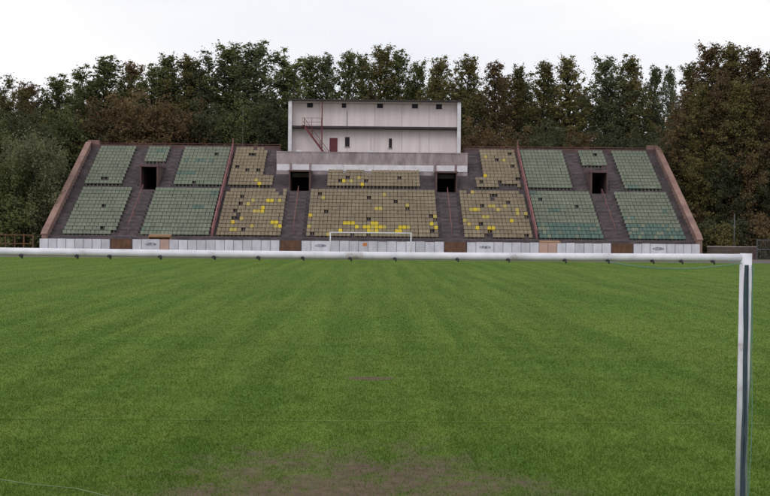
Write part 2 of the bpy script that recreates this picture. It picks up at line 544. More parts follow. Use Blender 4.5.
# seats ------------------------------------------------------------
def seat_proto(mi):
    m = MB()
    m.cur = mi
    w_ = 0.198
    # shell: seat pan and backrest in one folded profile, with rounded upper corners
    m.prism_x([(-0.16, 0.27), (-0.17, 0.32), (0.14, 0.29), (0.17, 0.25)], -w_, w_)
    zt = 0.655
    f = [(-w_, 0.14, 0.26), (w_, 0.14, 0.26), (w_, 0.22, zt - 0.05), (w_ - 0.05, 0.235, zt), (-w_ + 0.05, 0.235, zt), (-w_, 0.22, zt - 0.05)]
    bk = [(x, y + 0.035, z) for x, y, z in f]
    m.add(f + bk, [(0, 1, 2, 3, 4, 5), (11, 10, 9, 8, 7, 6)] + [(i + 6, (i + 1) % 6 + 6, (i + 1) % 6, i) for i in range(6)])
    m.box(-0.05, 0.05, -0.02, 0.06, 0.0, 0.272)
    return m
NAMES = ['seat_green', 'seat_teal', 'seat_faded', 'seat_yellow', 'seat_pale_yellow']
protos = [seat_proto(k) for k in range(5)]
pmesh = [seat_proto(0).mesh('seat', NAMES[k]) for k in range(5)]

rail_l = sx(213, 232); rail_r = sx(536.5, 237)
A1 = (sx(116.5, 232), sx(140, 232)); A2 = (sx(283, 226), sx(305, 231)); A3 = (sx(439.5, 229), sx(462.5, 230)); A4 = (sx(605, 242), sx(629.5, 242))
eL = sx(62, 232); eR = sx(689, 242)
U = dict(g1=(sx(81, 186.7), sx(121.5, 189)), g2=(sx(171.5, 189), rail_l), y1a=(rail_l, sx(264, 174)), y1b=(rail_l, sx(272, 190)),
         c=(sx(326, 185), sx(421, 186)), y2a=(sx(483, 178), rail_r), y2b=(sx(475, 190), rail_r), g3=(rail_r, sx(575, 194.5)), g4=(sx(625.5, 195), sx(667, 197)),
         p1=(sx(146.5, 155), sx(168, 155)), p4=(sx(580, 160), sx(605.5, 160)))
gap = 0.28
def blocks(i):
    if 0 <= i <= WALK - 1:
        return [(eL, A1[0], 'g'), (A1[1], rail_l - gap, 'g'), (rail_l + gap, A2[0], 'y'), (A2[1], A3[0], 'y'), (A3[1], rail_r - gap, 'y'),
                (rail_r + gap, A4[0], 'g'), (A4[1], eR, 'g')]
    if WALK + 1 <= i <= NR - 1:
        r_ = [(*U['g1'], 'g'), (U['g2'][0], rail_l - gap, 'g'), (rail_r + gap, U['g3'][1], 'g'), (*U['g4'], 'g')]
        if i <= WALK + 3:
            r_ += [(rail_l + gap, U['y1b'][1], 'y'), (U['y2b'][0], rail_r - gap, 'y')]
        else:
            r_ += [(rail_l + gap, U['y1a'][1], 'y'), (U['y2a'][0], rail_r - gap, 'y')]
        if i < PLROW - 0:
            r_.append((*U['c'], 'y'))
        if i >= 21:
            r_ += [(*U['p1'], 'g'), (*U['p4'], 'g')]
        return r_
    return []
# bright yellow seats, picked from the photograph: (x, y) pixel centres
bright = [(369, 226), (372, 226), (375, 226), (366, 229), (370, 229), (374, 229), (378, 229), (382, 229), (385, 228), (368, 231), (373, 231), (378, 231), (372, 223), (376, 222),
          (349, 223), (353, 224), (346, 225), (356, 227), (395, 231), (400, 228), (404, 227), (408, 228), (399, 231), (306, 223), (307, 227), (306, 219), (311, 216),
          (432, 224), (434, 226), (341, 232), (407, 205), (382, 209), (344, 180), (352, 181), (357, 179), (345, 186), (362, 183), (435, 218),
          (270, 199), (273, 199), (268, 200), (279, 200), (255, 211), (258, 211), (263, 210), (254, 213), (232, 222), (231, 229), (235, 228), (274, 222), (277, 223), (275, 226), (280, 226), (216, 226),
          (230, 164), (231, 165), (257, 180), (259, 182), (248, 205), (264, 206), (240, 217),
          (470, 209), (474, 210), (478, 208), (491, 207), (493, 205), (497, 210), (484, 218), (486, 217), (464, 221), (518, 213), (525, 214), (478, 229), (491, 229), (494, 228), (487, 177), (505, 205), (471, 226), (512, 222)]
bset = []
for (x, y) in bright:
    q = on_slope(x, y + 2.0)
    bset.append((q.x, int(math.floor((q.y - Y0) / T))))
rnd = random.Random(5)
all_seats = []
for i in range(NR):
    for (a, b, kind) in blocks(i):
        n = int((b - a) / 0.43)
        off = ((b - a) - n * 0.43) / 2
        for k in range(n):
            x = a + off + (k + 0.5) * 0.43
            pr = 0.022 if kind == 'y' else 0.006
            hole = noise.noise(Vector((x * 0.7, i * 0.9, 2.2))) > (0.46 if kind == 'y' else 0.62)
            isb = any(r_ == i and abs(bx - x) <= 0.2151 for bx, r_ in bset)
            if isb:
                mi = 3 if rnd.random() < (0.85 if (i < 5 and -3 < x < 3) else 0.45) else 4
            elif hole or rnd.random() < pr:
                continue
            elif kind == 'y':
                mi = 2 if rnd.random() > 0.012 else 4
            else:
                mi = 0
                tealness = noise.noise(Vector((x * 0.25, i * 0.5, 9.0))) + (0.75 if (x > rail_r and i <= 3) else -0.35)
                if tealness > 0.15 and rnd.random() < 0.8: mi = 1
            all_seats.append((i, x, mi, rnd.uniform(-0.012, 0.012), rnd.uniform(-0.02, 0.02), rnd.uniform(-0.05, 0.05)))
stuff = MB()
count = 0
for (i, x, mi, dx, dy, rz) in all_seats:
    loc = Vector((x + dx, rowy(i) + 0.42 + dy, rowz(i)))
    if count < 300:
        o = link('seat', pmesh[mi], st, loc - st.location)
        o.rotation_euler.z = rz
        count += 1
    else:
        p = protos[mi]
        stuff.cur = mi
        c, s_ = math.cos(rz), math.sin(rz)
        stuff.add([(loc.x + q[0] * c - q[1] * s_, loc.y + q[0] * s_ + q[1] * c, loc.z + q[2]) for q in p.v], p.f)
o = part(stuff, 'seat_rows', NAMES)
tag(o, kind='stuff')

# half steps in the aisles
def aisle(a, b, r0, r1):
    me = MB().box(a + 0.25, b - 0.25, -0.36, 0.01, -0.02, H / 2).mesh('aisle_step', 'concrete_light2')
    for i in range(r0, r1):
        link('aisle_step', me, st, Vector((0, rowy(i + 1), rowz(i))) - Vector((0, st.location.y, st.location.z)) - Vector((st.location.x, 0, 0)))
mat('concrete_light2', (0.145, 0.118, 0.125), (0.085, 0.068, 0.074), scale=1.2, bump=0.2)
for A in (A1, A2, A3, A4):
    aisle(A[0], A[1], 0, WALK)
aisle(U['g1'][1], PORT[0][0] - 0.2, WALK + 1, NR); aisle(PORT[0][1] + 0.2, U['g2'][0], WALK + 1, NR)
aisle(U['g3'][1], PORT[3][0] - 0.2, WALK + 1, NR); aisle(PORT[3][1] + 0.2, U['g4'][0], WALK + 1, NR)
aisle(U['y1a'][1], PLX0, WALK + 4, NR); aisle(PLX1, U['y2a'][0], WALK + 4, NR)
# handrail down the middle of each lower aisle
for A in (A1, A2, A3, A4):
    x = (A[0] + A[1]) / 2
    m = MB()
    for i in (1, 5, 9, 12):
        m.tube([(x, rowy(i) + 0.15, rowz(i) - 0.05), (x, rowy(i) + 0.15, rowz(i) + 0.95)], 0.03, 5)
    m.tube([(x, rowy(1) + 0.15, rowz(1) + 0.95), (x, rowy(12) + 0.15, rowz(12) + 0.95)], 0.035, 5)
    part(m, 'aisle_handrail', 'rail_red')

# press platform: front wall, deck, body
YP = rowy(PLROW)
m = MB().box(PLX0, PLX1, YP, YP + 0.25, rowz(PLROW - 1) - 0.3, PLZ + 0.55)
part(m, 'platform_parapet', 'concrete_light')
part(MB().box(PLX0, PLX1, YP + 0.25, YT + 2.4, PLZ - 0.3, PLZ), 'platform_deck', 'concrete_dark')
part(MB().box(PLX0, PLX0 + 0.2, YP + 0.25, YT + 2.4, rowz(PLROW) - 0.4, PLZ - 0.3), 'platform_side', 'concrete_light')
part(MB().box(PLX1 - 0.2, PLX1, YP + 0.25, YT + 2.4, rowz(PLROW) - 0.4, PLZ - 0.3), 'platform_side', 'concrete_light')
strip = [(276.8, 290), (292, 309.2), (311, 343), (343.3, 373), (373.3, 404), (404.3, 433.5), (436, 455), (457, 467.3)]
for a, b in strip:
    ym = 168 + ((a + b) / 2 - 372) * 0.009
    q0, q1 = on_y(a, ym - 3.2, YP - 0.06), on_y(b, ym + 3.2, YP - 0.06)
    part(MB().box(q0.x, q1.x, YP - 0.06, YP - 0.004, q1.z, q0.z), 'fascia_board', 'white_paint')
# coping lumps on the parapet
part(MB().box(PLX0 - 0.05, PLX1 + 0.05, YP - 0.05, YP + 0.3, PLZ + 0.552, PLZ + 0.66), 'parapet_coping', 'concrete_light')

# front wall cap rail
m = MB()
m.box(XL, XR, Y0 + 0.02, Y0 + 0.12, Z0 + 0.002, Z0 + 0.12)
part(m, 'front_kerb', 'concrete_light2')

# sector fences on the slope (red-brown)
def sector_fence(x, label, y0i, top_extra):
    f = thing('sector_fence', (x, rowy(0), rowz(0)), label, 'fence', 'sector fences on the terraces')
    hgt = 1.0
    n = 9
    pts = []
    for k in range(n):
        i = round(k * (NR - 1) / (n - 1))
        y = rowy(i) + 0.3
        z = rowz(i)
        hh = hgt + (top_extra if k == n - 1 else 0)
        pts.append((y, z))
        MB().box(-0.08, 0.08, y - 0.05 - rowy(0), y + 0.05 - rowy(0), z - rowz(0), z + hh - rowz(0)).build('post', 'rail_red', f)
    for hh in (0.15, 0.5, 0.98):
        (ya, za), (yb, zb) = pts[0], pts[-1]
        m = MB().prism_x([(ya - rowy(0), za + hh - rowz(0) + .06), (yb - rowy(0), zb + hh - rowz(0) + .06), (yb - rowy(0), zb + hh - 0.06 - rowz(0) + .06), (ya - rowy(0), za + hh - 0.06 - rowz(0) + .06)], -0.075, 0.075)
        m.build('rail', 'rail_red', f)
    m = MB()                                    # infill bars
    (ya, za), (yb, zb) = pts[0], pts[-1]
    nb = 110
    for k in range(1, nb):
        t_ = k / nb
        y = ya + (yb - ya) * t_ - rowy(0); z = za + (zb - za) * t_ - rowz(0)
        m.box(-0.012, 0.012, y - 0.012, y + 0.012, z + 0.15, z + 1.0)
    m.build('infill_bars', 'rail_red', f)
    return f
sector_fence(rail_l, 'red-brown sloping fence between green and yellow seats, left of press box', 0, 0.7)
sector_fence(rail_r, 'red-brown sloping fence between yellow and green seats, right of press box', 0, 0.7)

# ------------------------------------------------------------------ press box building
YB = rowy(NR) - 0.9
q = on_y(288, 152.5, YB); q2 = on_y(460.8, 102, YB)
bx0, bx1 = q.x, on_y(460.8, 128, YB).x
bzt = (on_y(290, 100, YB).z + q2.z) / 2
bz0 = PLZ
bl = thing('press_box_building', ((bx0 + bx1) / 2, YB, bz0), 'two-storey pinkish white press box building on top of the grandstand', 'building')
bo = Vector(bl.location)
def bp(mb, name, mt, parent=None, smooth=False):
    mb.v = [(p[0] - bo.x, p[1] - bo.y, p[2] - bo.z) for p in mb.v]
    return mb.build(name, mt, parent or bl, smooth)
FIN = 0.42
DEP = 1.3                                   # depth of the gallery in front of the wall
wy = YB + DEP
zs = on_y(374, 127.3, YB).z                 # middle slab
zr = bzt
# wall panels, with recessed joints
npan = 6
pw = (bx1 - bx0 - 2 * FIN) / npan
for lev, (za, zb) in enumerate(((bz0, zs - 0.15), (zs + 0.15, zr - 0.18))):
    for k in range(npan):
        a = bx0 + FIN + k * pw + 0.012; b = bx0 + FIN + (k + 1) * pw - 0.012
        bp(MB().box(a, b, wy, wy + 0.2, za, zb), 'wall_panel', 'wall_render')
m = MB()
m.box(bx0 + FIN, bx1 - FIN, wy + 0.2, wy + 6, 0.0, zr - 0.2)
bp(m, 'core', 'wall_render')
for a, b in ((bx0, bx0 + FIN), (bx1 - FIN, bx1)):
    bp(MB().box(a, b, YB, wy + 6.05, bz0, zr - 0.02), 'side_fin', 'white_paint')
bp(MB().box(bx0 - 0.12, bx1 + 0.12, YB - 0.25, wy + 6.3, zr, zr + 0.14), 'roof', 'roof_edge')
bp(MB().box(bx0 + FIN + .002, bx1 - FIN - .002, YB + 0.55, wy + 6, zr - 0.18, zr - 0.002), 'soffit', 'wall_render')
bp(MB().box(bx0 + FIN, bx1 - FIN, YB + 0.1, wy, zs - 0.13, zs + 0.13), 'gallery_slab', 'roof_edge')
# vents high on the upper wall
for k, x in enumerate((310, 344, 380, 415, 439)):
    yy = 105.6 + (x - 374) * 0.009
    c = on_y(x, yy, wy)
    big = 0.36 if k in (0, 2, 3, 4) else 0.26
    v_ = bp(MB().box(c.x - big, c.x + big, wy - 0.03, wy - 0.004, c.z - 0.30, c.z + 0.26), 'vent', 'dark_glass')
    if k == 4:
        m = MB().box(c.x - big - 0.05, c.x + big + 0.05, wy - 0.05, wy - 0.032, c.z - 0.36, c.z - 0.30)
        bp(m, 'sill', 'roof_edge')
def opening(x0, x1, y0, y1, name, mt, frame, proud=0.05):
    a = on_y(x0, y1, wy); b = on_y(x1, y0, wy)
    z0 = a.z; z1 = b.z
    o = link(name, None, bl, (0, 0, 0))
    o.location = Vector(((a.x + b.x) / 2, wy, z0)) - bo
    base = Vector(((a.x + b.x) / 2, wy, z0))
    def oo(mb, nm, mm):
        mb.v = [(p[0] - base.x, p[1] - base.y, p[2] - base.z) for p in mb.v]
        return mb.build(nm, mm, o)
    f_ = 0.07
    m = MB()
    m.box(a.x, a.x + f_, wy - proud, wy - .002, z0, z1); m.box(b.x - f_, b.x, wy - proud, wy - .002, z0, z1)
    m.box(a.x + f_, b.x - f_, wy - proud, wy - .002, z1 - f_, z1)
    if name == 'window': m.box(a.x + f_, b.x - f_, wy - proud, wy - .002, z0, z0 + f_)
    oo(m, 'frame', frame)
    zz = z0 + f_ if name == 'window' else z0
    oo(MB().box(a.x + f_, b.x - f_, wy - 0.025, wy - .004, zz, z1 - f_), 'pane' if name == 'window' else 'leaf', mt)
    if name == 'door':
        oo(MB().box(b.x - f_ - 0.16, b.x - f_ - 0.1, wy - 0.07, wy - 0.026, z0 + 0.95, z0 + 1.1), 'handle', 'grey_steel')
    else:
        oo(MB().box(a.x - 0.06, b.x + 0.06, wy - 0.12, wy - .002, z0 - 0.08, z0 - 0.003), 'sill', 'concrete_light')
opening(329.5, 337.5, 138, 153.0, 'door', 'red_steel', 'red_steel')
opening(345, 349.6, 137, 146.5, 'window', 'dark_glass', 'roof_edge')
opening(388.8, 392, 138.5, 148, 'window', 'dark_glass', 'roof_edge')
# downpipes
for x in (371, 419.5, 347):
    c = on_y(x, 128, wy)
    top = zs - 0.14 if x != 347 else zr - 1.2
    bot = bz0 if x != 347 else zs + 0.13
    bp(MB().tube([(c.x, wy - 0.06, bot), (c.x, wy - 0.06, top)], 0.035, 6), 'downpipe', 'wall_render' if x != 347 else 'grey_steel')
# red steel column, stair and gallery railing
c = on_y(322, 128, YB + 0.05)
cxx = c.x
bp(MB().box(cxx - 0.07, cxx + 0.07, YB - 0.06, YB + 0.08, bz0, zr - 0.002), 'column', 'red_steel')
s0 = on_y(304, 127, YB); s1 = on_y(329, 152.5, YB)
sa = Vector((s0.x, YB - 0.5, zs + 0.1)); sb = Vector((s1.x, YB - 0.5, bz0))
n = 15
for off in (-0.42, 0.42):
    m = MB()
    y = YB - 0.5 + off
    m.add([(sa.x - .15, y - .03, sa.z), (sa.x + 0.15, y - .03, sa.z), (sb.x + 0.15, y - .03, sb.z), (sb.x - 0.15, y - .03, sb.z),
           (sa.x - .15, y + .03, sa.z), (sa.x + 0.15, y + .03, sa.z), (sb.x + 0.15, y + .03, sb.z), (sb.x - 0.15, y + .03, sb.z)],
          [(0, 3, 2, 1), (4, 5, 6, 7), (0, 1, 5, 4), (1, 2, 6, 5), (2, 3, 7, 6), (3, 0, 4, 7)])
    bp(m, 'stair_stringer', 'red_steel')
    m = MB()
    m.tube([(sa.x, y, sa.z + 0.95), (sb.x, y, sb.z + 0.95)], 0.03, 5)
    m.tube([(sa.x, y, sa.z + 0.5), (sb.x, y, sb.z + 0.5)], 0.02, 5)
    for t_ in (0.02, 0.33, 0.66, 0.98):
        p_ = sa.lerp(sb, t_)
        m.tube([(p_.x, y, p_.z), (p_.x, y, p_.z + 0.95)], 0.025, 5)
    bp(m, 'stair_railing', 'red_steel')
for k in range(n):
    p_ = sa.lerp(sb, (k + 0.5) / n)
    bp(MB().box(p_.x - 0.12, p_.x + 0.12, YB - 0.888, YB - 0.112, p_.z - 0.02, p_.z + 0.015), 'stair_tread', 'red_steel')
# landing + railing
l0 = on_y(302, 120, YB).x; l1 = cxx
bp(MB().box(l0, sa.x + 0.2, YB - 0.95, YB + 0.098, zs - 0.06, zs + 0.09), 'landing', 'red_steel')
for a, b in ((l0, cxx - 0.08),):
    m = MB()
    for hh in (0.45, 0.95):
        m.tube([(a, YB + 0.15, zs + 0.13 + hh), (b, YB + 0.15, zs + 0.13 + hh)], 0.022, 5)
    for k in range(3):
        x = a + 0.03 + (b - a - 0.06) * k / 2
        m.tube([(x, YB + 0.15, zs + 0.12), (x, YB + 0.15, zs + 0.13 + 0.95)], 0.022, 5)
    bp(m, 'gallery_railing', 'red_steel')
# white equipment boxes on the parapet
for x in (299.5, 372.5):
    c = on_y(x, 153 + (x - 374) * .009, YP + 0.1)
    o = MB()
    o.box(-0.35, 0.35, -0.12, 0.12, 0, 0.16); o.box(-0.38, 0.38, -0.14, 0.14, 0.162, 0.2)
    ob = o.build('equipment_box', 'white_paint', None, loc=(c.x, YP + 0.12, PLZ + 0.66))
    tag(ob, 'small white box on the parapet, ' + ('left end near the stair foot' if x < 330 else 'at the middle below the building'), 'box', 'white boxes on the parapet')

# ------------------------------------------------------------------ perimeter boards and gates in front of the stand
YF = 125.0
zt_ = on_y(374, 241.3, YF).z
segm = [(39.5, 110, 8, 'left end, under the outermost green seats'), (132.5, 279.5, 16, 'below the left green and yellow seats'), (301.5, 444, 15, 'behind the far goal, below the central yellow seats'),
        (467, 611, 16, 'below the right yellow and green seats'), (633.5, 700, 8, 'right end, under the outermost green seats')]
def roll_y(x): return 241.3 + (x - 374) * 0.0091
for (a, b, n, txt) in segm:
    xa, xb = on_y(a, roll_y(a), YF).x, on_y(b, roll_y(b), YF).x
    f = thing('perimeter_board_fence', ((xa + xb) / 2, YF, 0), 'white perimeter board fence, ' + txt, 'fence', 'white perimeter boards')
    fo = Vector(f.location)
    def fp(mb, name, mt, parent=None):
        mb.v = [(p[0] - fo.x, p[1] - fo.y, p[2] - fo.z) for p in mb.v]
        return mb.build(name, mt, parent or f)
    wdt = (xb - xa) / n
    logo = {132.5: (1, 2), 301.5: (1, 2), 467: (1, 2), 633.5: (2, 3)}.get(a)
    peach = {132.5: (3,), 467: (8, 9)}.get(a, ())
    k = 0
    while k < n:
        wide = 2 if (logo and k == logo[0]) else 1
        mt = 'peach_panel' if k in peach else 'white_panel'
        x0 = xa + k * wdt + 0.025; x1 = xa + (k + wide) * wdt - 0.025
        dz = rnd.uniform(-0.03, 0.03)
        pn = fp(MB().box(x0, x1, YF - 0.04, YF, 0.38, zt_ + dz), 'board_panel', mt)
        if wide == 2:                                      # illegible dark sponsor mark
            cx_, cz_ = (x0 + x1) / 2, zt_ - 0.52
            m = MB()
            ww = 0.62
            pts = [(cx_ + ww * math.cos(t_ * math.pi / 8), cz_ + 0.17 * math.sin(t_ * math.pi / 8)) for t_ in range(16)]
            m.add([(px, YF - 0.044, pz) for px, pz in pts], [tuple(range(16))])
            fp(m, 'logo_print', 'print_grey', f)
        k += wide
    if a == 301.5:
        c = on_y(365, 242, YF)
        m = MB().add([(c.x - .25, YF - .044, zt_ - .5), (c.x + .25, YF - .044, zt_ - .5), (c.x + .2, YF - .044, zt_ - .15), (c.x - .2, YF - .044, zt_ - .15)], [(0, 1, 2, 3)])
        fp(m, 'logo_print', 'print_orange', f)
    for k in range(n + 1):
        x = min(max(xa + k * wdt, xa + 0.03), xb - 0.03)
        fp(MB().box(x - 0.03, x + 0.03, YF + 0.004, YF + 0.07, 0, zt_ - 0.02), 'post', 'grey_steel')
    fp(MB().box(xa, xb, YF - 0.03, YF + 0.003, 0.0, 0.375), 'base_plinth', 'concrete_light')
for (a, b, txt) in ((110.5, 132, 'leftmost'), (280, 301, 'left of the far goal'), (444.5, 466.5, 'right of the far goal'), (611.5, 633, 'rightmost')):
    xa, xb = on_y(a, roll_y(a), YF).x + 0.05, on_y(b, roll_y(b), YF).x - 0.05
    gt = thing('perimeter_gate', ((xa + xb) / 2, YF, 0), 'rusty brown steel gate between white boards, ' + txt, 'gate', 'rusty gates')
    w2 = (xb - xa) / 2
    for s_ in (-1, 1):
        m = MB()
        lo, hi = (-w2, -0.01) if s_ < 0 else (0.01, w2)
        m.box(lo, lo + .06, -0.03, 0.03, 0.05, zt_); m.box(hi - .06, hi, -0.03, 0.03, 0.05, zt_)
        m.box(lo + .06, hi - .06, -0.03, 0.03, zt_ - .06, zt_); m.box(lo + .06, hi - .06, -0.03, 0.03, 0.05, 0.11)
        fr = m.build('leaf_frame', 'rust', gt)
        np_ = 5
        for k in range(np_):
            x0 = lo + .062 + (hi - lo - .124) * k / np_; x1 = lo + .062 + (hi - lo - .124) * (k + 1) / np_ - 0.02
            MB().box(x0, x1, -0.012, 0.012, 0.112, zt_ - .062).build('slat', 'rust', fr)
# tan bench-like boxes behind the boards
for (a, b, y0, y1, txt) in ((149, 171, 234.2, 238, 'left'), (539.5, 560, 240.6, 244.5, 'right')):
    pa, pb = on_y(a, y0, YF + 1.4), on_y(b, y1, YF + 1.4)
    bn = thing('dugout_shelter', ((pa.x + pb.x) / 2, YF + 1.4, 0), 'low tan wooden dugout roof showing over the boards, ' + txt + ' one', 'shelter', 'tan shelters behind the boards')
    w2 = (pb.x - pa.x) / 2
    MB().prism_x([(-0.5, pa.z - 0.3), (0.6, pa.z - 0.22), (0.6, pa.z), (-0.5, pa.z - 0.12)], -w2, w2).build('roof', 'tan_wood', bn)
    MB().box(-w2, -w2 + .08, -0.4, 0.55, 0, pa.z - 0.295).build('side_panel', 'tan_wood', bn)
    MB().box(w2 - .08, w2, -0.4, 0.55, 0, pa.z - 0.295).build('side_panel', 'tan_wood', bn)
    MB().box(-w2 + .08, w2 - .08, 0.5, 0.55, 0, pa.z - 0.295).build('back_panel', 'tan_wood', bn)
    MB().box(-w2 + .08, w2 - .08, 0.1, 0.5, 0.4, 0.45).build('bench', 'tan_wood', bn)

# ------------------------------------------------------------------ goals
def goal(name, label, x, y, zdir, near):
    gl = thing(name, (x, y, 0), label, 'goal')
    mt = 'goal_white' if near else 'far_goal_white'
    r = 0.055 if near else 0.06
    hw = 3.66 + r
    ht = 2.426 if near else 2.44 + r
    lean = 0.02 if near else 0
    n = 20 if near else 10
    MB().tube([(-hw - lean, 0, -0.02), (-hw, 0, ht + (0.04 if near else r))], r, n).build('post', mt, gl, True)
    MB().tube([(hw - lean, 0, -0.02), (hw, 0, ht + (0.04 if near else r))], r, n).build('post', mt, gl, True)
    br = 0.036 if near else 0.06
    pts = [(-hw + (2 * hw) * k / 12, 0, ht + (0.0 if not near else -0.012 * math.sin(math.pi * k / 12))) for k in range(13)]
    MB().tube(pts, br, n).build('crossbar', mt, gl, True)
    return gl
ng = goal('goal', 'large near white football goal frame crossing the whole picture', 0, G0, 1, True)
pr_ = on_y(746.5, 257, G0)
ng.location.x = pr_.x - 3.72
NGX = ng.location.x
# net clips on the back (camera side) of the crossbar
xx = -3.55
j = 0
while xx < 3.66:
    m = MB()
    z = 2.426 - 0.045
    m.tube([(xx, -0.035, z + .02), (xx + .006, -0.06, z - 0.006), (xx + .012, -0.058, z - 0.010), (xx + .012, -0.035, z - 0.016), (xx + .012, -0.022, z - 0.006)], 0.006, 6)
    m.box(xx - 0.016, xx + 0.016, -0.046, -0.02, z - 0.004, z + 0.016)
    m.build('net_clip', 'clip_black', ng)
    xx += rnd.uniform(0.26, 0.58)
    j += 1
# gathered net hanging down the rear of each post, a few slack cords
for s_ in (-1, 1):
    m = MB()
    rr = random.Random(11 + s_)
    for c_ in range(7):
        ph = rr.uniform(0, 6.28); fr = rr.uniform(2.0, 5.0)
        ox = s_ * 3.72 - 0.014 + (c_ - 3) * 0.0035
        pts = []
        for k in range(26):
            z = 2.36 - 2.32 * k / 25
            ln = -0.02 * (1 - z / 2.5)
            pts.append((ox + ln + 0.009 * math.sin(fr * z + ph), -0.069 - 0.010 * math.sin(fr * z * 1.3 + ph * 2) - 0.004 * (c_ % 3), z))
        m.tube(pts, 0.0065 + 0.003 * rr.random(), 5)
    m.build('gathered_net', 'net_green', ng)
    for c_ in range(2):
        pts = []
        ph = rr.uniform(0, 6)
        for k in range(24):
            z = 2.36 - 2.34 * k / 23
            pts.append((s_ * 3.72 + 0.040 + c_ * 0.012 - 0.02 * (1 - z / 2.5) + 0.012 * math.sin(3.1 * z + ph), -0.055 - 0.006 * c_, z))
        MB().tube(pts, 0.005, 5).build('net_cord', 'net_pale', ng)
pts = [(3.66 - 1.25 * t_, -0.05, 2.375 - 0.055 * math.sin(math.pi * t_)) for t_ in [k / 14 for k in range(15)]]
MB().tube(pts, 0.0055, 5).build('net_cord', 'net_pale', ng)

fg = goal('goal', 'small far white football goal in front of the grandstand boards', 0, G1, -1, False)
fa, fb = on_y(331.5, 235, G1), on_y(409.8, 235, G1)
fg.location.x = (fa.x + fb.x) / 2

# slack cord lying on the turf at lower left
pts = []
for k, (x, y) in enumerate(((-40, 480), (0, 484.5), (30, 488), (55, 491), (75, 493.5), (95, 497), (120, 504))):
    q = on_ground(x, y)
    pts.append((q.x, q.y, 0.045 + 0.008 * math.sin(k * 2.1)))
tag(MB().tube(pts, 0.006, 5).build('slack_cord', 'cord'), 'thin pale cord lying on the grass at the lower left', 'cord')

# ------------------------------------------------------------------ trees
def trunk_mesh(r, ht, kind, limbs):
    m = MB()
    base_r = ht * 0.013 + 0.05
    pts = []; rad = []
    wob = [(r.uniform(-1, 1), r.uniform(-1, 1)) for _ in range(8)]
    top = ht * (0.92 if kind != 'round' else 0.7)
    for k in range(8):
        t_ = k / 7
        pts.append((wob[k][0] * 0.012 * ht * t_, wob[k][1] * 0.012 * ht * t_, top * t_ - (0.1 if k == 0 else 0)))
        rad.append(base_r * (1 - t_) ** 0.8 * (1.35 if k == 0 else 1) + 0.03)
    m.tube(pts, rad, 7)
    for (a, b, c_, ra) in limbs:
        m.tube([a, b, c_], [ra, ra * 0.6, ra * 0.2], 5)
    return m, pts
def axis_at(pts, z):
    for a, b in zip(pts[:-1], pts[1:]):
        if a[2] <= z <= b[2]:
            t_ = (z - a[2]) / max(1e-6, b[2] - a[2])
            return Vector(a).lerp(Vector(b), t_)
    return Vector((pts[-1][0], pts[-1][1], z))
